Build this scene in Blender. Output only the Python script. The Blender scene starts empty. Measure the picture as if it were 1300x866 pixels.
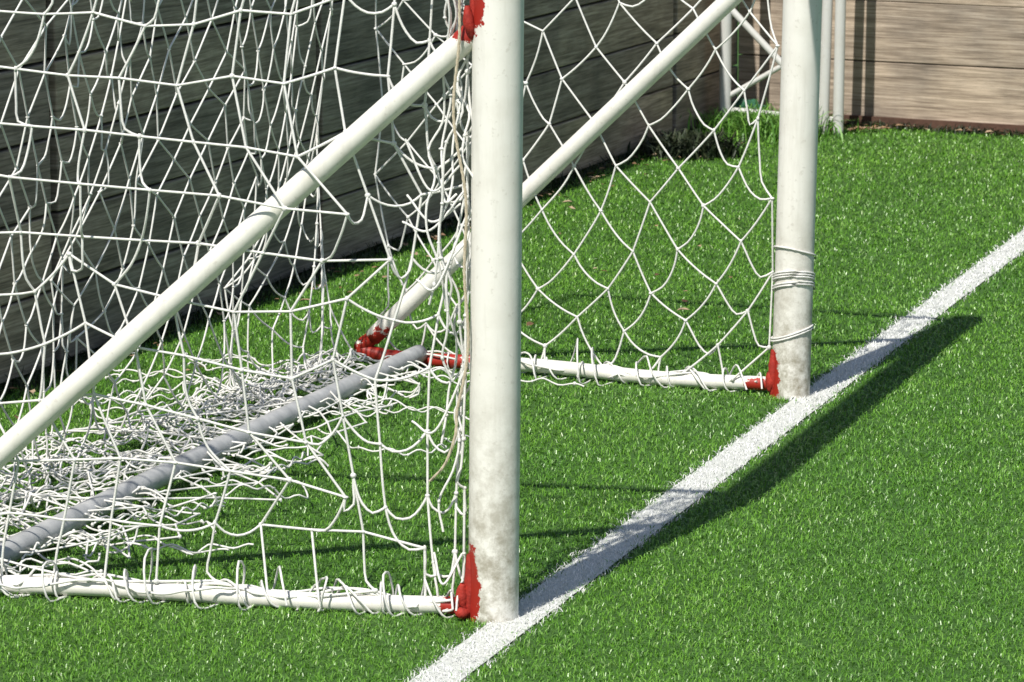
import bpy, math, random
import numpy as np
from mathutils import Vector
random.seed(4); rng=np.random.default_rng(7)
sc=bpy.context.scene
sc.view_settings.view_transform='Standard'; sc.view_settings.look='None'; sc.view_settings.exposure=0

# ---------------------------------------------------------------- helpers
def link(o,parent=None):
    sc.collection.objects.link(o)
    if parent: o.parent=parent
    return o
def empty(name):
    e=bpy.data.objects.new(name,None); e.empty_display_size=.2; return link(e)
def mesh_np(name,V,F,mat,parent=None,smooth=True,attrs=None):
    V=np.asarray(V,np.float32)
    if not isinstance(F,list): F=[F]
    me=bpy.data.meshes.new(name)
    me.vertices.add(len(V)); me.vertices.foreach_set('co',V.ravel())
    idx=np.concatenate([f.ravel() for f in F]).astype(np.int32)
    tot=np.concatenate([np.full(len(f),f.shape[1]) for f in F]).astype(np.int32)
    st=np.concatenate([[0],np.cumsum(tot)[:-1]]).astype(np.int32)
    me.loops.add(len(idx)); me.loops.foreach_set('vertex_index',idx)
    me.polygons.add(len(tot)); me.polygons.foreach_set('loop_start',st); me.polygons.foreach_set('loop_total',tot)
    if attrs:
        for k,(typ,data) in attrs.items():
            a=me.attributes.new(k,typ,'POINT')
            a.data.foreach_set('vector' if typ=='FLOAT_VECTOR' else 'value',np.asarray(data,np.float32).ravel())
    me.update(calc_edges=True); me.validate()
    me.polygons.foreach_set('use_smooth',np.full(len(me.polygons),smooth))
    me.materials.append(mat)
    return link(bpy.data.objects.new(name,me),parent)

def tubes(P,r,S=6):
    P=np.asarray(P,float); M,K,_=P.shape
    T=np.gradient(P,axis=1); T/=np.linalg.norm(T,axis=2,keepdims=True)+1e-9
    ch=P[:,-1]-P[:,0]+T[:,0]*1e-3
    ref=np.eye(3)[np.argmin(np.abs(ch),axis=1)][:,None,:]
    A=np.cross(T,np.broadcast_to(ref,T.shape)); A/=np.linalg.norm(A,axis=2,keepdims=True)+1e-9
    B=np.cross(T,A)
    th=np.arange(S)/S*2*np.pi
    r=np.broadcast_to(np.asarray(r,float),(M,K)) if np.ndim(r)!=0 else np.full((M,K),float(r))
    V=P[:,:,None,:]+r[:,:,None,None]*(np.cos(th)[None,None,:,None]*A[:,:,None,:]+np.sin(th)[None,None,:,None]*B[:,:,None,:])
    m,k,s=np.meshgrid(np.arange(M),np.arange(K-1),np.arange(S),indexing='ij')
    b=m*K*S; s2=(s+1)%S
    F=np.stack([b+k*S+s,b+k*S+s2,b+(k+1)*S+s2,b+(k+1)*S+s],-1).reshape(-1,4)
    return V.reshape(-1,3),F
def blobs(C,r,squash=None):
    C=np.asarray(C,float); n=len(C)
    nl,ns=5,6
    u=[];
    for i in range(nl):
        ph=math.pi*(i+.5)/nl
        for j in range(ns):
            a=2*math.pi*j/ns; u.append((math.sin(ph)*math.cos(a),math.sin(ph)*math.sin(a),math.cos(ph)))
    u=np.array(u); rr=np.broadcast_to(r,(n,))[:,None,None]*(1+.35*rng.standard_normal((n,1,3)).clip(-1,1))
    V=(C[:,None,:]+u[None]*rr).reshape(-1,3)
    F=[]
    for i in range(nl-1):
        for j in range(ns): F.append((i*ns+j,i*ns+(j+1)%ns,(i+1)*ns+(j+1)%ns,(i+1)*ns+j))
    F=np.array(F); F=(F[None]+(np.arange(n)*nl*ns)[:,None,None]).reshape(-1,4)
    return V,F
def merge(parts):
    Vs=[];Fs=[];o=0
    for V,F in parts:
        Vs.append(V);Fs.append(F+o);o+=len(V)
    return np.concatenate(Vs),np.concatenate(Fs)
def crom(pts,n=8):
    p=np.asarray(pts,float); p=np.vstack([2*p[0]-p[1],p,2*p[-1]-p[-2]]); out=[]
    for i in range(1,len(p)-2):
        for t in np.arange(n)/n:
            a,b,c,d=p[i-1:i+3]
            out.append(.5*((2*b)+(c-a)*t+(2*a-5*b+4*c-d)*t*t+(3*b-a-3*c+d)*t**3))
    out.append(p[-2]); return np.array(out)
def bar(name,pts,r,mat,parent,S=28,dense=60,wob=.0,caps=True,smooth=True):
    pts=np.asarray(pts,float)
    if len(pts)==2: P=pts[0]+(pts[1]-pts[0])*np.linspace(0,1,dense)[:,None]
    else: P=crom(pts,max(4,dense//(len(pts)-1)))
    if wob: 
        ph=np.linspace(0,9,len(P)); P=P+np.stack([np.sin(ph*1.3+1),np.cos(ph*.9),np.sin(ph*1.1+2)],1)*wob
    V,F=tubes(P[None],r,S)
    parts=[F]
    if caps:
        n=len(P)
        parts=[F,np.array([list(range(S))[::-1]]),np.array([[(n-1)*S+i for i in range(S)]])]
    return mesh_np(name,V,parts,mat,parent)

# ---------------------------------------------------------------- materials
def newmat(name):
    m=bpy.data.materials.new(name); m.use_nodes=True
    nt=m.node_tree; b=nt.nodes['Principled BSDF']; return m,nt,b
def N(nt,t,**k):
    n=nt.nodes.new(t)
    for a,v in k.items(): setattr(n,a,v)
    return n
def ramp(nt,src,stops):
    r=N(nt,'ShaderNodeValToRGB'); e=r.color_ramp.elements
    while len(e)<len(stops): e.new(.5)
    for x,(p,c) in zip(e,stops): x.position=p; x.color=(*c,1) if len(c)==3 else c
    nt.links.new(src,r.inputs[0]); return r
def noise(nt,vec,scale,detail=4,rough=.6):
    n=N(nt,'ShaderNodeTexNoise'); n.inputs['Scale'].default_value=scale; n.inputs['Detail'].default_value=detail; n.inputs['Roughness'].default_value=rough
    if vec is not None: nt.links.new(vec,n.inputs['Vector'])
    return n
def mix(nt,fac,a,b,mode='MIX'):
    m=N(nt,'ShaderNodeMix',data_type='RGBA',blend_type=mode)
    for s,v in ((m.inputs[0],fac),(m.inputs[6],a),(m.inputs[7],b)):
        if hasattr(v,'is_output'): nt.links.new(v,s)
        else: s.default_value=v if not isinstance(v,tuple) else (*v,1)
    return m.outputs[2]
def math_(nt,op,a,b=0.,clamp=False):
    m=N(nt,'ShaderNodeMath',operation=op,use_clamp=clamp)
    for s,v in ((m.inputs[0],a),(m.inputs[1],b)):
        if hasattr(v,'is_output'): nt.links.new(v,s)
        else: s.default_value=v
    return m.outputs[0]
def painted(name,spots,base=(.83,.81,.755),dirtlow=True,rough=.5):
    m,nt,b=newmat(name)
    g=N(nt,'ShaderNodeNewGeometry'); pos=g.outputs['Position']
    n1=noise(nt,pos,9,5); n2=noise(nt,pos,60,4); 
    mp=N(nt,'ShaderNodeMapping'); mp.inputs['Scale'].default_value=(40,40,4); nt.links.new(pos,mp.inputs[0])
    n3=noise(nt,mp.outputs[0],1,4)
    dirt=ramp(nt,n1.outputs[0],[(.46,(0,0,0)),(.70,(1,1,1))])
    st=ramp(nt,n3.outputs[0],[(.52,(0,0,0)),(.75,(1,1,1))])
    col=mix(nt,math_(nt,'MULTIPLY',dirt.outputs[0],.22),base,(.50,.46,.38))
    col=mix(nt,math_(nt,'MULTIPLY',st.outputs[0],.26),col,(.46,.43,.37))
    if dirtlow:
        sp=N(nt,'ShaderNodeSeparateXYZ'); nt.links.new(pos,sp.inputs[0])
        mr=N(nt,'ShaderNodeMapRange'); mr.inputs[1].default_value=.05; mr.inputs[2].default_value=.62; mr.inputs[3].default_value=1.; mr.inputs[4].default_value=0
        nt.links.new(sp.outputs[2],mr.inputs[0])
        n4=noise(nt,pos,11,8,.78); r4=ramp(nt,n4.outputs[0],[(.42,(0,0,0)),(.60,(1,1,1))])
        col=mix(nt,math_(nt,'MULTIPLY',mr.outputs[0],r4.outputs[0]),col,(.30,.27,.20))
    fine=ramp(nt,n2.outputs[0],[(.62,(0,0,0)),(.68,(1,1,1))])
    col=mix(nt,math_(nt,'MULTIPLY',fine.outputs[0],.25),col,(.40,.36,.30))
    nn=noise(nt,pos,40,6,.75)
    for (c,s,r) in spots:
        v=N(nt,'ShaderNodeVectorMath',operation='SUBTRACT'); nt.links.new(pos,v.inputs[0]); v.inputs[1].default_value=c
        v2=N(nt,'ShaderNodeVectorMath',operation='MULTIPLY'); nt.links.new(v.outputs[0],v2.inputs[0]); v2.inputs[1].default_value=s
        v3=N(nt,'ShaderNodeVectorMath',operation='LENGTH'); nt.links.new(v2.outputs[0],v3.inputs[0])
        d=math_(nt,'ADD',v3.outputs['Value'],math_(nt,'MULTIPLY',math_(nt,'SUBTRACT',nn.outputs[0],.5),r*2.2))
        k=math_(nt,'LESS_THAN',d,r)
        red=mix(nt,n1.outputs[0],(.46,.030,.016),(.24,.014,.010))
        col=mix(nt,k,col,red)
    nt.links.new(col,b.inputs['Base Color']); b.inputs['Roughness'].default_value=rough
    bp=N(nt,'ShaderNodeBump'); bp.inputs['Strength'].default_value=.2; bp.inputs['Distance'].default_value=.002
    nt.links.new(n2.outputs[0],bp.inputs['Height']); nt.links.new(bp.outputs[0],b.inputs['Normal'])
    return m
def simple(name,c1,c2,scale,rough=.7,bump=.3,bs=None):
    m,nt,b=newmat(name); g=N(nt,'ShaderNodeNewGeometry')
    n=noise(nt,g.outputs['Position'],scale,5)
    r=ramp(nt,n.outputs[0],[(.3,c1),(.7,c2)]); nt.links.new(r.outputs[0],b.inputs['Base Color'])
    b.inputs['Roughness'].default_value=rough
    n2=noise(nt,g.outputs['Position'],bs or scale*4,4); bp=N(nt,'ShaderNodeBump'); bp.inputs['Strength'].default_value=bump; bp.inputs['Distance'].default_value=.003
    nt.links.new(n2.outputs[0],bp.inputs['Height']); nt.links.new(bp.outputs[0],b.inputs['Normal'])
    return m
def bladed(name,stops,trans=0.,rough=.42,big=True):
    m,nt,b=newmat(name)
    a=N(nt,'ShaderNodeAttribute',attribute_name='rnd')
    r=ramp(nt,a.outputs['Fac'],stops); col=r.outputs[0]
    if big:
        g=N(nt,'ShaderNodeNewGeometry'); n=noise(nt,g.outputs['Position'],1.5,3,.6)
        rr=ramp(nt,n.outputs[0],[(.32,(.82,.86,.90)),(.68,(1.18,1.12,1.05))])
        col=mix(nt,1.,col,rr.outputs[0],'MULTIPLY')
    nt.links.new(col,b.inputs['Base Color']); b.inputs['Roughness'].default_value=rough
    return m

# ---------------------------------------------------------------- layout (metres)
H=2.222
Np=np.array([-.045,9.133,0]); Fp=np.array([.865,12.048,0])
Pp=np.array([-1.600,9.451,0]); Qp=np.array([-.480,12.627,0])
GH=2.0; DZ=1.42; R=.06
topN=Np+[.018,0,GH]; topF=Fp+[.038,0,GH]
def onpost(base,top,z): return base+(top-base)*(z/GH)

def lineX(y): return .021+.318*(y-9.133)
LH=.063/.953
FA=np.array([-1.66-.353*5.2,12.02-5.2,0]); FB=np.array([1.13,19.80,0])
def fenceX(y): return FA[0]+(FB[0]-FA[0])*(y-FA[1])/(FB[1]-FA[1])
BB=np.array([4.6,19.80-(4.6-1.13)*.56,0])
def backY(x): return FB[1]+(BB[1]-FB[1])*(x-FB[0])/(BB[0]-FB[0])

# ---------------------------------------------------------------- ground
gm=simple('turf_base_mat',(.030,.090,.010),(.060,.150,.018),90,.9,.6)
s=150
mesh_np('ground',[(-s,-s,0),(s,-s,0),(s,s,0),(-s,s,0)],np.array([[0,1,2,3]]),gm,smooth=False)

def blades(X,Y,h,w,lean,z0=0.):
    n=len(X)
    a=rng.uniform(0,2*np.pi,n); d=np.stack([np.cos(a),np.sin(a),np.zeros(n)],1)
    f=a+np.pi/2+rng.normal(0,.6,n); s=np.stack([np.cos(f),np.sin(f),np.zeros(n)],1)*w[:,None]/2
    b=np.stack([X,Y,np.full(n,z0)],1)
    up=np.array([0,0,1.])
    m=b+up*(h*.6)[:,None]+d*(h*lean*.35)[:,None]
    t=b+up*(h*(1-.25*lean))[:,None]+d*(h*lean*1.1)[:,None]
    V=np.stack([b-s,b+s,m+s*.9,m-s*.9,t+s*.35,t-s*.35],1).reshape(-1,3)
    k=np.arange(n)*6
    F=np.concatenate([np.stack([k,k+1,k+2,k+3],1),np.stack([k+3,k+2,k+4,k+5],1)])
    return V,F
Ys=[];Xs=[]
ye=np.arange(7.9,20.5,.25)
for y in ye:
    dens=15500*(9.3/max(y,9.3))**2.0
    x0=-.135*y-.35; x1=.135*y+.35
    n=int(dens*(x1-x0)*.25); Ys.append(rng.uniform(y,y+.25,n)); Xs.append(rng.uniform(x0,x1,n))
X=np.concatenate(Xs);Y=np.concatenate(Ys)
ok=(X>fenceX(Y)+.02)&(Y<backY(X)-.02)
X=X[ok];Y=Y[ok]
dl=np.abs(X-lineX(Y)-.005*np.sin(Y*37)-.004*np.sin(Y*91))+rng.normal(0,.008,len(X))
isl=dl<LH
isl&=~((dl>LH*.6)&(rng.random(len(X))<.25))
sc_=(np.maximum(Y,9.3)/9.3)**.9
def attr(n): return {'rnd':('FLOAT',np.repeat(rng.random(n),6))}
green=bladed('turf_blade_mat',[(0,(.070,.195,.015)),(.35,(.105,.270,.024)),(.75,(.145,.335,.036)),(.95,(.19,.39,.06)),(1,(.33,.45,.20))],.0,.36)
white=bladed('line_paint_blade_mat',[(0,(.50,.53,.48)),(.2,(.76,.76,.74)),(1,(.86,.86,.85))],.0,.7,False)
for nm,mk,mt in (('artificial_grass',~isl,green),('goal_line_marking',isl,white)):
    x,y=X[mk],Y[mk]; n=len(x)
    h=rng.uniform(.007,.016,n)
    if nm=='goal_line_marking': h=rng.uniform(.008,.016,n)
    V,F=blades(x,y,h*sc_[mk]**.4,rng.uniform(.0017,.0029,n)*sc_[mk],rng.uniform(.2,1.5,n))
    if nm=='goal_line_marking':
        yy=np.linspace(3,24,60); q=[]
        for v in yy: q+= [(lineX(v)-LH+.010,v,.004),(lineX(v)+LH-.010,v,.004)]
        k=np.arange(59)*2; F2=np.stack([k,k+1,k+3,k+2],1)+len(V)
        V=np.vstack([V,q]); F=np.vstack([F,F2])
        at={'rnd':('FLOAT',np.concatenate([np.repeat(rng.random(n),6),np.full(120,.1)]))}
    else: at=attr(n)
    mesh_np(nm,V,F,mt,attrs=at,smooth=False)

# ---------------------------------------------------------------- goal frame
goal=empty('soccer_goal')
spots=[((Np[0]-.060,Np[1]-.035,.085),(1.35,1,.36),.038),((Np[0]-.050,Np[1]-.03,1.47),(1.3,1,.62),.045)]
spf=[((Fp[0]-.062,Fp[1]-.03,.06),(1.3,1,.40),.036)]
pm=painted('post_paint',spots+spf)
bm=painted('bar_paint',[((Np[0]-.09,Np[1],.03),(.7,.5,1),.028),((Fp[0]-.10,Fp[1],.03),(.5,.5,1),.028),
   ((Np[0]-.06,Np[1],1.42),(1,1,1),.045),((Qp[0]+.15,Qp[1]-.06,.03),(.42,.5,1),.10)],dirtlow=False)
bar('near_post',[Np-[0,0,.05],topN],R,pm,goal,S=40,dense=90)
bar('far_post',[Fp-[0,0,.05],topF],R,pm,goal,S=40,dense=90)
bar('crossbar',[topN-[.02,.06,0],topF+[.02,.06,0]],R*.98,pm,goal,S=40)
rb=.029
dN=(Pp-Np)/np.linalg.norm(Pp-Np); dF=(Qp-Fp)/np.linalg.norm(Qp-Fp)
gd=(Fp-Np)/np.linalg.norm(Fp-Np)
bar('near_stay',[onpost(Np,topN,DZ)+dN*.03,Pp-dN*.06+[0,0,.08]],rb,bm,goal)
bar('near_corner_bend',crom([Pp-dN*.06+[0,0,.08],Pp+dN*.01+[0,0,.035],Pp-dN*.10+[0,0,.026]],8),.027,bm,goal)
bar('near_base_bar',[Np+dN*.03+[0,0,.024],Pp-dN*.08+[0,0,.026]],.021,bm,goal,wob=.003)
bar('far_stay',[onpost(Fp,topF,DZ)+dF*.03,Qp-dF*.03+[0,0,.09]],rb,bm,goal)
bar('far_corner_bend',crom([Qp-dF*.03+[0,0,.09],Qp+dF*.012+[0,0,.05],Qp-dF*.07+[0,0,.03]],8),.024,bm,goal)
bar('far_base_bar',[Fp+dF*.03+[0,0,.030],Qp-dF*.06+[0,0,.034]],.022,bm,goal,wob=.004)
# slim net-carrying arms at the top of each post
bar('near_top_arm',[topN+dN*.05-[0,0,.01],Pp+dN*.02+[0,0,2.02]],.017,bm,goal)
bar('far_top_arm',[topF+dF*.05-[0,0,.01],Qp-dF*.02+[0,0,2.02]],.017,bm,goal)
rm=simple('red_primer',(.46,.030,.016),(.24,.014,.009),40,.75,.8)
def lump(name,c,pts,r):
    parts=[]
    for p,q in pts:
        C=crom([np.array(c)+p,np.array(c)+(np.array(p)+q)/2+rng.normal(0,.003,3),np.array(c)+q],6)
        V,F=tubes(C[None],(r*(.35+.75*np.sin(np.linspace(.15,np.pi-.15,len(C)))))[None],10); parts.append((V,F))
    V,F=merge(parts); V=V+rng.normal(0,.0006,V.shape); mesh_np(name,V,F,rm,goal)
lump('near_foot_bracket',Np+[-.058,-.014,0],[((.002,0,.0),(.002,0,.16)),((-.010,-.004,.03),(-.014,-.004,.09)),((0,-.01,.022),(-.03,-.004,.026))],.013)
lump('far_foot_bracket',Fp+[-.058,-.014,0],[((.002,0,.0),(.002,0,.15)),((-.008,-.004,.02),(-.010,-.004,.08))],.013)
lump('near_stay_bracket',onpost(Np,topN,1.43)+[-.056,-.012,0],[((0,0,-.05),(-.0,0,.07)),((-.006,-.006,-.04),(-.016,-.01,.03))],.012)

pipem=simple('galvanised_pipe',(.32,.33,.34),(.56,.56,.56),14,.5,.3,60)
V1=np.array([-1.335,9.40,.050]); V2=np.array([-.300,12.53,.050])
bar('net_weight_pipe',[V1,V1+(V2-V1)*.33+[.006,0,.010],V1+(V2-V1)*.66+[-.005,0,.004],V2],.030,pipem,None,S=24)

# ---------------------------------------------------------------- nets
def relax(P,edges,rest,pin,floor,steps=110,iters=14,g=.0007,minr=.75):
    i,j=edges[:,0],edges[:,1]; n=len(P)
    w=(~pin).astype(float); cnt=np.bincount(i,minlength=n)+np.bincount(j,minlength=n); cnt=np.maximum(cnt,1)
    wi,wj=w[i],w[j]; ws=np.maximum(wi+wj,1e-6)
    old=P.copy()
    for s_ in range(steps):
        gg=g*(1 if s_<steps*.75 else .25)
        vel=(P-old)*.93; old=P.copy()
        P=P+(vel+[0,0,-gg])*w[:,None]
        for _ in range(iters):
            d=P[j]-P[i]; L=np.linalg.norm(d,axis=1)+1e-9
            c=np.where(L>rest,L-rest,np.where(L<rest*minr,(L-rest*minr)*.4,0))
            cor=d*(c/L/ws)[:,None]
            a=cor*wi[:,None]; b=cor*wj[:,None]
            D=np.stack([np.bincount(i,a[:,k],n)-np.bincount(j,b[:,k],n) for k in range(3)],1)
            P=P+D*(1.7/cnt)[:,None]
        fl=floor(P); low=(P[:,2]<fl)&~pin
        P[low,2]=fl[low]; P[low,:2]=old[low,:2]+(P[low,:2]-old[low,:2])*.25
    return P
def cells(nodes,E,restlen,pinmask,floor,sub=4,jit=.02,var=.07,**k):
    n=len(nodes); m=len(E)
    t=(np.arange(1,sub)/sub)[None,:,None]
    jj=rng.normal(0,jit,(m,1,3))*np.sin(np.pi*t)+rng.normal(0,jit*.3,(m,sub-1,3))
    mid=nodes[E[:,0]][:,None]*(1-t)+nodes[E[:,1]][:,None]*t+jj
    P=np.vstack([nodes,mid.reshape(-1,3)])
    mi=n+np.arange(m*(sub-1)).reshape(m,sub-1)
    chain=np.concatenate([E[:,:1],mi,E[:,1:]],1)
    ed=np.concatenate([chain[:,a:a+2] for a in range(sub)])
    rl=np.broadcast_to(restlen,(m,))*rng.uniform(1-var,1+var,m)
    rest=np.tile(rl/sub,sub)
    pin=np.zeros(len(P),bool); pin[:n]=pinmask
    P=relax(P,ed,rest,pin,floor,**k)
    return P[:n],P[chain]
def smoothpaths(Q,n=2):
    P=np.concatenate([2*Q[:,:1]-Q[:,1:2],Q,2*Q[:,-1:]-Q[:,-2:-1]],1); out=[]
    K=Q.shape[1]
    for i in range(1,K):
        a,b,c,d=P[:,i-1],P[:,i],P[:,i+1],P[:,i+2]
        for t in np.arange(n)/n: out.append(.5*(2*b+(c-a)*t+(2*a-5*b+4*c-d)*t*t+(3*b-a-3*c+d)*t**3))
    out.append(Q[:,-1]); return np.stack(out,1)
netm=simple('net_cord',(.70,.69,.66),(.86,.85,.82),25,.7,.5,400)
net=empty('goal_net')
def build(name,nodes,paths,r,knot=1.8):
    V,F=merge([tubes(smoothpaths(paths),r,6),blobs(nodes,r*knot)])
    return mesh_np(name,V,F,netm,net)
def grid(nc,nr):
    idx=np.arange(nc*nr).reshape(nr,nc)
    return idx,np.concatenate([np.stack([idx[:,:-1].ravel(),idx[:,1:].ravel()],1),np.stack([idx[:-1].ravel(),idx[1:].ravel()],1)])
def flat(P): return np.full(len(P),.02)

# A: side net hanging from the goal's near top corner
nc,nr=16,15
idx,E=grid(nc,nr)
uu=np.concatenate([[.035,.055,.08,.115,.18],np.linspace(.18,1.12,nc-4)[1:]])
rowz=np.linspace(2.0,.03,nr)
nodes=np.zeros((nr*nc,3)); pin=np.zeros(nr*nc,bool)
for r in range(nr):
    for c in range(nc):
        v=r/(nr-1); u=uu[c]
        sh=.07*math.sin(v*5.2+u*6)+.035*math.sin(v*13+u*17+2)
        dz=.055*math.sin(u*9+v*3)+.03*math.sin(u*21+v*11)
        env=math.sin(math.pi*v)**.6*min(1,(u-.03)*6)*min(1,max(0,(1.12-u)*5))
        p=Np+dN*((u+sh*env*.7)*1.586)+gd*(.02+rng.normal(0,.03)+.05*math.sin(u*11+v*4))
        p=p+[0.018*rowz[r]/2,0,rowz[r]+dz*env]
        k=idx[r,c]
        if r==0: pin[k]=True; p=Np+dN*(uu[c]*1.586)+[.018,0,1.99]
        elif c==0: p=onpost(Np,topN,rowz[r])+dN*.075+gd*.01; pin[k]=(r%2==0)
        elif c==nc-1: pin[k]=(r%3==0)
        elif r<nr-1 and rng.random()<.15:
            pin[k]=True; p=p+dN*rng.normal(0,.022)+[0,0,rng.normal(.0,.02)]+gd*rng.normal(0,.03)
        if r==nr-1:
            p=Np+dN*(uu[c]*1.586)+[0,-.0,.045+rng.uniform(-.02,.012)]-gd*rng.uniform(-.03,.03); pin[k]=True
        nodes[k]=p
m=len(E); hr=nr*(nc-1)
rest=np.full(m,.148); rest[:hr]=.126
nn,pp=cells(nodes,E,rest,pin,flat,jit=.014,var=.14,g=.00024)
build('near_side_net',nn,pp,.0033)

# B: loose back net, hung on the diamond, surplus lying on the turf round the pipe
nc,nh,nr=49,19,28
Pt=Pp+dN*.02+np.array([0,0,2.0]); Qt=Qp+dF*-.02+np.array([0,0,2.0])
bd=(Qp-Pp)/np.linalg.norm(Qp-Pp); bn=np.array([-bd[1],bd[0],0])
s_=np.linspace(0,1,nc); s_=s_+.040*np.sin(s_*19+.5)+.016*np.sin(s_*47+1)
s_=(s_-s_[0])/(s_[-1]-s_[0])
fold=.05*np.sin(np.arange(nc)*1.9)*rng.uniform(.4,1.2,nc)
ids={};nodes=[];pin=[]
for r in range(nr):
    for c in range(nc):
        if (r+c)%2: continue
        ids[(r,c)]=len(nodes); pn=False
        if r<nh:
            v=r/(nh-1)
            sc2=s_[c]+.022*math.sin(v*6+s_[c]*14)*math.sin(math.pi*v)
            p=Pt+(Qt-Pt)*sc2+bn*fold[c]; p[2]=2.0*(1-v)+.03; p=p+bn*(.24*v*v)+rng.normal(0,.014,3)
            if r==0: pn=True; p[2]=2.0
            elif r<nh-2 and rng.random()<.06: pn=True
        else:
            q=(r-nh+1)/(nr-nh)
            sv=s_[c]; wdt=.62 if sv<.6 else max(.16,.62-(sv-.6)*1.3)
            off=(.10+wdt*.55)*(1-q)-wdt*.62*q+.05*math.sin(c*.8+r*1.3)
            p=Pp+(Qp-Pp)*np.clip(sv+rng.normal(0,.012),0.0,.96)+bn*(off-.16)
            p=p+rng.normal(0,.03,3); p[2]=abs(rng.normal(.03,.02))+.025
            if r==nr-1 or rng.random()<.15: pn=True
        nodes.append(p); pin.append(pn)
E=[]
for (r,c),k in ids.items():
    for dc in (-1,1):
        if (r+1,c+dc) in ids: E.append((k,ids[(r+1,c+dc)]))
for r in range(0,nr-2):
    for c in (0,nc-1):
        if (r,c) in ids and (r+2,c) in ids: E.append((ids[(r,c)],ids[(r+2,c)]))
nodes=np.array(nodes);E=np.array(E)
ph=rng.uniform(0,6,6)
def heap(P):
    x,y=P[:,0],P[:,1]
    return .018+.016*(1+np.sin(x*23+ph[0])*np.sin(y*19+ph[1]))*.6+.008*(1+np.sin(x*71+y*47+ph[2]))
nn,pp=cells(nodes,E,.136,np.array(pin),heap,jit=.022,var=.1,steps=90,g=.0004)
build('back_net',nn,pp,.0030,1.6)
def crumple(nc,nr,w,o,seed_,jn):
    idx,E=grid(nc,nr); nodes=np.zeros((nc*nr,3)); a=seed_
    for r in range(nr):
        for c in range(nc):
            sv=c/(nc-1); wdt=w if sv<.6 else max(.14,w-(sv-.6)*w*2)
            p=Pp+(Qp-Pp)*(-.03+sv*.98)+bn*((r/(nr-1)-.5)*wdt*(1+.3*math.sin(c*.7+a))+o+.07*math.sin(c*.45+a))
            p=p+rng.normal(0,jn,3); p[2]=.04+abs(rng.normal(0,.02)); nodes[idx[r,c]]=p
    nn,pp=cells(nodes,E,.125,rng.random(nc*nr)<.35,heap,jit=.034,var=.15,steps=45,g=.0006)
    build('crumpled_net',nn,pp,.0029,1.5)
crumple(32,7,.56,.02,2,.032)
parts=[]
for q in range(85):
    sv=rng.uniform(-.02,.90); wdt=.36 if sv<.6 else max(.08,.36-(sv-.6)*.75)
    p=(Pp+(Qp-Pp)*sv+bn*(-.05+rng.uniform(-.9,.9)*wdt))[:2]
    a=rng.uniform(0,6.28); pts=[]; da=rng.uniform(-.6,.6)
    for k in range(rng.integers(9,17)):
        pts.append([p[0],p[1],0]); a+=da+rng.normal(0,.30)
        if rng.random()<.15: da=rng.uniform(-.7,.7)
        p=p+np.array([math.cos(a),math.sin(a)])*rng.uniform(.04,.075)
    C=crom(pts,5); 
    ht=heap(C)+.010+.014*(1+np.sin(np.arange(len(C))*.21+rng.uniform(0,6)))*rng.uniform(.1,1.)
    C[:,2]=ht
    C=C[C[:,0]>fenceX(C[:,1])+.05]
    if len(C)<6: continue
    parts.append(tubes(C[None],.0028,6)); parts.append(blobs(C[::11],.0048))
V,F=merge(parts); mesh_np('heap_loops',V,F,netm,net)

# C: far side net, hung as diamonds
nc,nr=15,18
ids={};nodes=[];pin=[]
for r in range(nr):
    for c in range(nc):
        if (r+c)%2: continue
        ids[(r,c)]=len(nodes)
        u=c/(nc-1); v=r/(nr-1); z=2.0*(1-v)+.03
        env=math.sin(math.pi*v)*math.sin(math.pi*u)
        p=Fp+dF*(.075+u*1.36+env*.07*math.sin(u*9+v*7))+[.038*z/2*(1-u),0,z+env*.06*math.sin(u*13+v*5)]+gd*(.03+rng.normal(0,.02))
        pn=False
        if r==0: pn=True
        elif 0<c<nc-1 and rng.random()<.08: pn=True
        if c==0: pn=(r%4==0) and r<nr-4 or r>=nr-6
        if c==nc-1: pn=(r%4==0)
        if r==nr-1: pn=True; p=Fp+dF*(.09+u*1.33)+[0,0,.045+rng.uniform(-.012,.012)]+gd*rng.uniform(-.03,.03)
        nodes.append(p);pin.append(pn)
E=[]
for (r,c),k in ids.items():
    for dc in (-1,1):
        if (r+1,c+dc) in ids: E.append((k,ids[(r+1,c+dc)]))
for r in range(0,nr-2):
    for c in (0,nc-1):
        if (r,c) in ids and (r+2,c) in ids: E.append((ids[(r,c)],ids[(r+2,c)]))
nodes=np.array(nodes);E=np.array(E)
edge=np.array([nodes.shape[0]>0 and abs(b-a)>nc-2 for a,b in E])
nn,pp=cells(nodes,E,np.where(edge,.235,.160),np.array(pin),flat,jit=.010,var=.12,g=.0003)
build('far_side_net',nn,pp,.0033)

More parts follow.
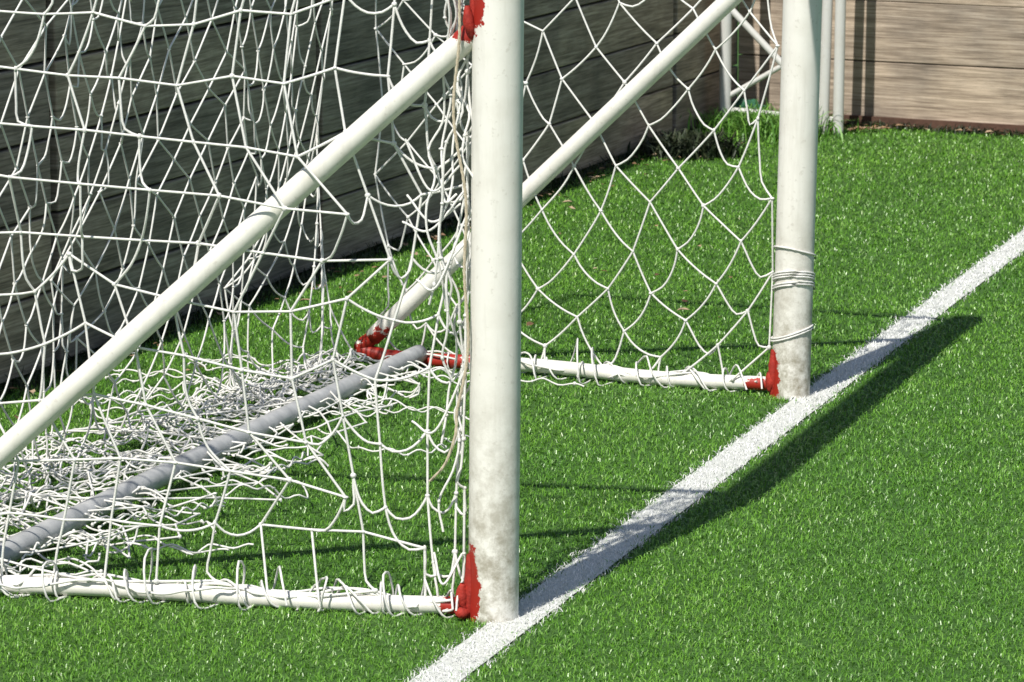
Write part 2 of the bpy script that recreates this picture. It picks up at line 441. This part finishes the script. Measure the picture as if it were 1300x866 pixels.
parts=[]
def cord(pts,r=.004,n=6): 
    P=crom(pts,n); parts.append(tubes(P[None],r,7))
cord([Pt,Pt+gd*1.6+[0,0,-.04],Qt],.007,16)
cord([topN-[0,0,.03],Np+dN*.8+gd*.10+[0,0,1.90],Pt+gd*.25-[0,0,.04]],.006,16)
cord([onpost(Np,topN,1.9),Np+dN*.7+gd*.02+[0,0,1.74],Pt-[0,0,.18]],.005,16)
def lash(A,B,t0,t1,turns,rad,r,wild=0.):
    n=turns*9
    t=np.linspace(t0,t1,n); th=np.linspace(0,turns*2*np.pi,n)+.6*np.sin(np.linspace(0,turns*1.7,n))
    ax=(B-A)/np.linalg.norm(B-A); s1=np.array([-ax[1],ax[0],0]); up=np.array([0,0,1.])
    slow=np.interp(np.arange(n),np.arange(0,n+9,5),rng.normal(0,1,len(np.arange(0,n+9,5))))
    rr=rad*(1+.35*np.abs(np.sin(t*31))+rng.normal(0,.05,n)+wild*np.abs(slow))
    P=A+(B-A)*(t+.012*np.sin(t*60)+wild*.012*slow)[:,None]+s1*(rr*np.cos(th))[:,None]+up*np.maximum(.026+rr*np.sin(th),.004)[:,None]
    parts.append(tubes(crom(P,2)[None],r,6))
lash(Np,Pp,.06,.95,13,.026,.0030,.3)
lash(Np,Pp,.05,.30,6,.032,.0030,1.1)
lash(Np,Pp,.30,.97,9,.034,.0030,1.4)
lash(Fp,Qp,.07,.86,12,.026,.0030,.5)
lash(Fp,Qp,.10,.80,7,.032,.0030,1.4)
# net border run along the base bars
def border(A,B,t0,t1,o):
    t=np.linspace(t0,t1,40); ax=(B-A)/np.linalg.norm(B-A); s1=np.array([-ax[1],ax[0],0])
    P=A+(B-A)*t[:,None]+s1*(o+.022*np.sin(t*23+o*90)+rng.normal(0,.006,40))[:,None]+np.array([0,0,1.])*(.042+.010*np.sin(t*31+1))[:,None]
    cord(P,.0034,3)
border(Np,Pp,.06,.98,.0); border(Np,Pp,.08,.98,-.025); border(Np,Pp,.30,.98,.035); border(Fp,Qp,.07,.9,.01); border(Fp,Qp,.07,.9,-.022)
for z,n in ((.36,3),(.335,2),(.19,2),(.45,1)):
    th=np.linspace(0,n*2*np.pi,n*20); c=onpost(Fp,topF,z)
    P=c+np.stack([np.cos(th),np.sin(th),np.zeros_like(th)],1)*(R+.004)+np.stack([0*th,0*th,.008*th/6.28+.020*np.sin(th+z*9)],1)
    parts.append(tubes(P[None],.0030,7))
for q in range(6):
    o=rng.uniform(.078,.135); zs=np.linspace(2.0,rng.uniform(.1,.9),26)
    f=rng.uniform(5,9); g2=rng.uniform(5,12); ph2=rng.uniform(0,6)
    pts=[onpost(Np,topN,z)+dN*(o+.024*math.sin(z*f+q*2)+.010*math.sin(z*31+ph2)+rng.normal(0,.006))+gd*(.03*math.cos(z*g2+q)) for z in zs]
    cord(pts,.0030,4)
    bl=blobs(np.array(pts)[::2],.0055); parts.append(bl)
for q in range(9):
    z=rng.uniform(.15,1.9); a_=rng.uniform(.07,.10); b2=rng.uniform(.13,.24); z2=z-rng.uniform(-.1,.16); dr=rng.uniform(.03,.09)
    cord([onpost(Np,topN,z)+dN*a_,onpost(Np,topN,(z+z2)/2-dr)+dN*(a_+b2)/2-gd*rng.uniform(0,.05),onpost(Np,topN,z2)+dN*b2],.0030,8)
V,F=merge(parts); mesh_np('head_rope_and_lashings',V,F,netm,net)
parts=[]
zs=np.linspace(2.0,.50,40); ct=np.array([onpost(Np,topN,z)+dN*(.070+.016*math.sin(z*6)+.007*math.sin(z*17))-gd*.045 for z in zs]+
   [Np+dN*.075-gd*.05+[0,0,.45],Np+dN*.10-gd*.05+[0,0,.38],Np+dN*.14-gd*.04+[0,0,.335]])
ct=crom(ct,8)
for k in range(3):
    th=np.arange(len(ct))*.55+k*2.094
    parts.append(tubes((ct+np.stack([np.cos(th),np.sin(th),0*th],1)*.0019)[None],.0020,6))
V,F=merge(parts)
mesh_np('tie_rope',V,F,simple('beige_rope',(.45,.38,.27),(.66,.58,.44),60,.85,.5),net)

# ---------------------------------------------------------------- timber fences
def woodmat(name,c0,c1,c2):
    m,nt,b=newmat(name)
    a=N(nt,'ShaderNodeAttribute',attribute_name='wc'); v=a.outputs['Vector']
    mp=N(nt,'ShaderNodeMapping'); mp.inputs['Scale'].default_value=(1.0,1,22); nt.links.new(v,mp.inputs[0])
    n=noise(nt,mp.outputs[0],1.6,8,.7); n.inputs['Distortion'].default_value=.7
    mp2=N(nt,'ShaderNodeMapping'); mp2.inputs['Scale'].default_value=(4,1,110); nt.links.new(v,mp2.inputs[0])
    n2=noise(nt,mp2.outputs[0],1.,5,.65)
    r=ramp(nt,n.outputs[0],[(.32,c0),(.5,c1),(.66,c2)])
    r2=ramp(nt,n2.outputs[0],[(.38,(.60,.58,.56)),(.58,(1.08,1.08,1.08))])
    col=mix(nt,1.,r.outputs[0],r2.outputs[0],'MULTIPLY')
    n3=noise(nt,v,1.9,5); r3=ramp(nt,n3.outputs[0],[(.35,(.62,.62,.64)),(.62,(1.12,1.08,1.04))])
    col=mix(nt,1.,col,r3.outputs[0],'MULTIPLY')
    rn=N(nt,'ShaderNodeAttribute',attribute_name='rnd'); r4=ramp(nt,rn.outputs['Fac'],[(0,(.06,.06,.06)),(.02,(.72,.72,.74)),(1,(1.2,1.14,1.06))])
    col=mix(nt,1.,col,r4.outputs[0],'MULTIPLY')
    nt.links.new(col,b.inputs['Base Color']); b.inputs['Roughness'].default_value=.85
    bp=N(nt,'ShaderNodeBump'); bp.inputs['Strength'].default_value=.6; bp.inputs['Distance'].default_value=.004
    nt.links.new(n2.outputs[0],bp.inputs['Height']); nt.links.new(bp.outputs[0],b.inputs['Normal'])
    return m
def fence(name,A,B,nrm,mat,ph_,rows,seg,first,thick=.05,gap=.009,sg=.006,step=.006):
    L=np.linalg.norm(B-A); d=(B-A)/L
    V=[];F=[];wc=[];rn=[]
    def box(a0,a1,o0,o1,z0,z1,k,rv):
        b=len(V)
        for z in (z0,z1):
            for (a,o) in ((a0,o0),(a1,o0),(a1,o1),(a0,o1)):
                p=A+d*a+nrm*o; V.append((p[0],p[1],z)); wc.append((a+k*3.1,o,z+k*.77)); rn.append(rv)
        for f in ((0,1,2,3),(4,5,6,7),(0,1,5,4),(1,2,6,5),(2,3,7,6),(3,0,4,7)): F.append([b+i for i in f])
    k=0
    e=[0]+list(np.arange(first,L,seg))+[L]
    e=[x for i,x in enumerate(e) if i==0 or x-e[i-1]>.05]
    for r in range(rows):
        for i in range(len(e)-1):
            k+=1; o=rng.uniform(0,step)
            box(e[i]+sg,e[i+1]-sg,-thick,o,.02+r*ph_+gap/2+rng.uniform(-.002,.002),.02+(r+1)*ph_-gap/2,k%17,rng.uniform(.04,1))
    hh=.02+rows*ph_
    box(0,L,-thick-.03,-thick-.004,0,hh-.02,3,.0)  # near-black backing sheet, added to stop light leaking through the plank gaps
    for x in e[1:-1]: k+=1; box(x-.05,x+.05,-thick-.16,-thick-.034,0,hh+.02,k%17,.4)
    o=mesh_np(name,V,np.array(F),mat,smooth=False,attrs={'wc':('FLOAT_VECTOR',wc),'rnd':('FLOAT',rn)})
    bv=o.modifiers.new('b','BEVEL'); bv.width=min(.005,gap*.6+.001); bv.segments=2; bv.limit_method='ANGLE'
    import bmesh
    bm_=bmesh.new(); bm_.from_mesh(o.data); bmesh.ops.recalc_face_normals(bm_,faces=bm_.faces); bm_.to_mesh(o.data); bm_.free()
    return o
fd=(FB-FA)/np.linalg.norm(FB-FA); fn=np.array([fd[1],-fd[0],0])
w1=woodmat('weathered_timber',(.20,.175,.145),(.38,.335,.28),(.54,.485,.42))
Ld=np.linalg.norm(np.array([-1.461,12.51,0])-FA)
fence('timber_fence',FA,FB+fd*.05,fn,w1,.245,7,2.23,Ld-2.23*2,sg=.028)
bdv=(BB-FB)/np.linalg.norm(BB-FB); bnv=np.array([bdv[1],-bdv[0],0])
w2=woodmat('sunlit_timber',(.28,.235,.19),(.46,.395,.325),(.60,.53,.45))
fence('timber_fence',FB+bdv*.005,BB,bnv,w2,.30,5,3.2,2.6,gap=.004,step=.003)
stripm=simple('base_strip_brown',(.06,.03,.02),(.12,.06,.04),20,.9,.4)  # dark red-brown strip along the foot of the back fence
a=FB+bdv*.1+bnv*.012; b_=BB+bnv*.012
q=[]
for z in (0,.05):
    for p in (a,b_,b_+bnv*.02,a+bnv*.02): q.append((p[0],p[1],z))
mesh_np('base_strip',q,np.array([(0,1,2,3),(4,5,6,7),(0,1,5,4),(1,2,6,5),(2,3,7,6),(3,0,4,7)]),stripm,smooth=False)

# ---------------------------------------------------------------- stored metal frame in the corner
fr=empty('spare_goal_frame')
gp=painted('frame_paint',[],base=(.62,.62,.60),dirtlow=False)
A0=np.array([1.045,19.25,0]); B0=np.array([1.515,19.08,0]); C0=np.array([1.585,19.05,0])
bar('upright_1',[A0,A0+[.004,0,1.5]],.029,gp,fr)
bar('upright_2',[B0,B0+[.03,0,1.5]],.026,gp,fr)
bar('upright_3',[C0+[0,0,.0],C0+[.01,0,1.5]],.026,gp,fr)
bar('top_rail',[A0+[0,0,1.5],C0+[0.01,0,1.5]],.027,gp,fr)
bar('brace',[A0+[.02,0,.60],B0+[0,0,.13]],.017,gp,fr)
bar('brace_2',[A0+[.02,0,.17],B0+[0,0,.45]],.013,gp,fr)
bar('low_rail',[A0+[0,.02,.10],C0+[0,.02,.07]],.015,gp,fr)

# ---------------------------------------------------------------- weeds, leaves, litter
def tuft(name,cx,cy,n,rad,hmin,hmax,mat,wide=.006):
    x=cx+rng.normal(0,rad,n); y=cy+rng.normal(0,rad,n)
    V,F=blades(x,y,rng.uniform(hmin,hmax,n),rng.uniform(wide*.6,wide*1.3,n),rng.uniform(.2,1.4,n))
    mesh_np(name,V,F,mat,attrs=attr(n),smooth=False)
weed=bladed('weed_mat',[(0,(.04,.12,.015)),(.6,(.10,.26,.03)),(1,(.18,.38,.06))],.3,.5)
dweed=bladed('dark_weed_mat',[(0,(.008,.015,.006)),(.7,(.02,.035,.012)),(1,(.06,.07,.03))],.2,.6)
tuft('weed_clump',1.22,19.05,1500,.16,.05,.16,weed,.008)
tuft('weed_clump',.83,18.2,900,.09,.05,.14,dweed,.012)
yy=rng.uniform(9,19.3,2600); xx=fenceX(yy)+.03+np.abs(rng.normal(0,.035,2600))
V1_=blades(xx,yy,rng.uniform(.03,.075,2600),rng.uniform(.003,.007,2600),rng.uniform(.2,1.5,2600))
xx=rng.uniform(1.5,3.2,900); yy=backY(xx)-.05-np.abs(rng.normal(0,.05,900))
V2_=blades(xx,yy,rng.uniform(.015,.05,900),rng.uniform(.004,.008,900),rng.uniform(.2,1.5,900))
V,F=merge([V1_,V2_])
mesh_np('weeds',V,F,dweed,attrs=attr(3500),smooth=False)
lf=bladed('dry_leaf_mat',[(0,(.10,.05,.025)),(.5,(.28,.17,.09)),(1,(.46,.35,.24))],.15,.7,False)
pts=[]
for _ in range(190):
    y=rng.uniform(11,19.3); pts.append((fenceX(y)+.05+abs(rng.normal(0,.16)),y))
for _ in range(70): pts.append((1.68+rng.normal(0,.08),19.15+rng.normal(0,.05)))
for _ in range(60):
    x=rng.uniform(1.3,3.0); pts.append((x,backY(x)-.06-abs(rng.normal(0,.08))))
for _ in range(26): pts.append((rng.uniform(-.3,1.0),rng.uniform(12.8,17.5)))
V=[];F=[]
for (x,y) in pts:
    if x<fenceX(y)+.03: continue
    s2=rng.uniform(.008,.024); a=rng.uniform(0,6.28); b=len(V); zc=.016+rng.uniform(0,.01)
    for (l,wd,z) in ((-1,0,0),(-.4,.45,.3),(.4,.4,.35),(1,0,.1),(.4,-.4,.3),(-.4,-.45,.25)):
        V.append((x+s2*(l*math.cos(a)-wd*math.sin(a)),y+s2*(l*math.sin(a)+wd*math.cos(a)),zc+s2*z*rng.uniform(.2,1.4)))
    F.append([b,b+1,b+2,b+3]); F.append([b,b+3,b+4,b+5])
n=len(V)//6
mesh_np('dry_leaves',V,np.array(F),lf,attrs={'rnd':('FLOAT',np.repeat(rng.random(n),6))},smooth=False)
import bmesh
from mathutils import noise as mn
b=bmesh.new(); bmesh.ops.create_icosphere(b,subdivisions=4,radius=.075)
for v in b.verts:
    c=v.co.normalized(); f=1+.35*mn.noise(c*2.2)+.22*abs(mn.noise(c*6))+.1*mn.noise(c*14)
    v.co=Vector((c.x*.09*f,c.y*.07*f,max(c.z*.05*f,-.04)))
me=bpy.data.meshes.new('plastic_bag'); b.to_mesh(me); b.free()
bm2,nt,bb=newmat('green_plastic'); nz=noise(nt,None,30); rr=ramp(nt,nz.outputs[0],[(.3,(.015,.07,.035)),(.7,(.05,.18,.10))]); nt.links.new(rr.outputs[0],bb.inputs['Base Color']); bb.inputs['Roughness'].default_value=.3
me.materials.append(bm2); o=link(bpy.data.objects.new('plastic_bag',me)); o.location=(1.15,19.42,.08)

# ---------------------------------------------------------------- light, world, camera
d=Vector((.665,1.43,-2.0)).normalized()
sl=bpy.data.lights.new('sun','SUN'); sl.energy=5.0; sl.angle=math.radians(.5); sl.color=(1,.96,.88)
so=bpy.data.objects.new('sun',sl); link(so); so.rotation_euler=d.to_track_quat('-Z','Y').to_euler(); so.location=(-3,-5,10)
w=bpy.data.worlds.new('World'); sc.world=w; w.use_nodes=True; nt=w.node_tree
sk=nt.nodes.new('ShaderNodeTexSky'); sk.sky_type='NISHITA'; sk.sun_disc=False
sk.sun_elevation=math.asin(-d.z); sk.sun_rotation=math.atan2(-d.x,-d.y)%(2*math.pi)
nt.links.new(sk.outputs[0],nt.nodes['Background'].inputs[0]); nt.nodes['Background'].inputs[1].default_value=.085
cam=bpy.data.cameras.new('camera'); co=bpy.data.objects.new('camera',cam); link(co)
cam.lens=138.46; cam.sensor_width=36; cam.clip_end=600; cam.clip_start=.1
co.location=(0,0,H); co.rotation_euler=(math.radians(90-9.648),0,0)
cam.dof.use_dof=True; cam.dof.focus_distance=10.4; cam.dof.aperture_fstop=16
sc.camera=co
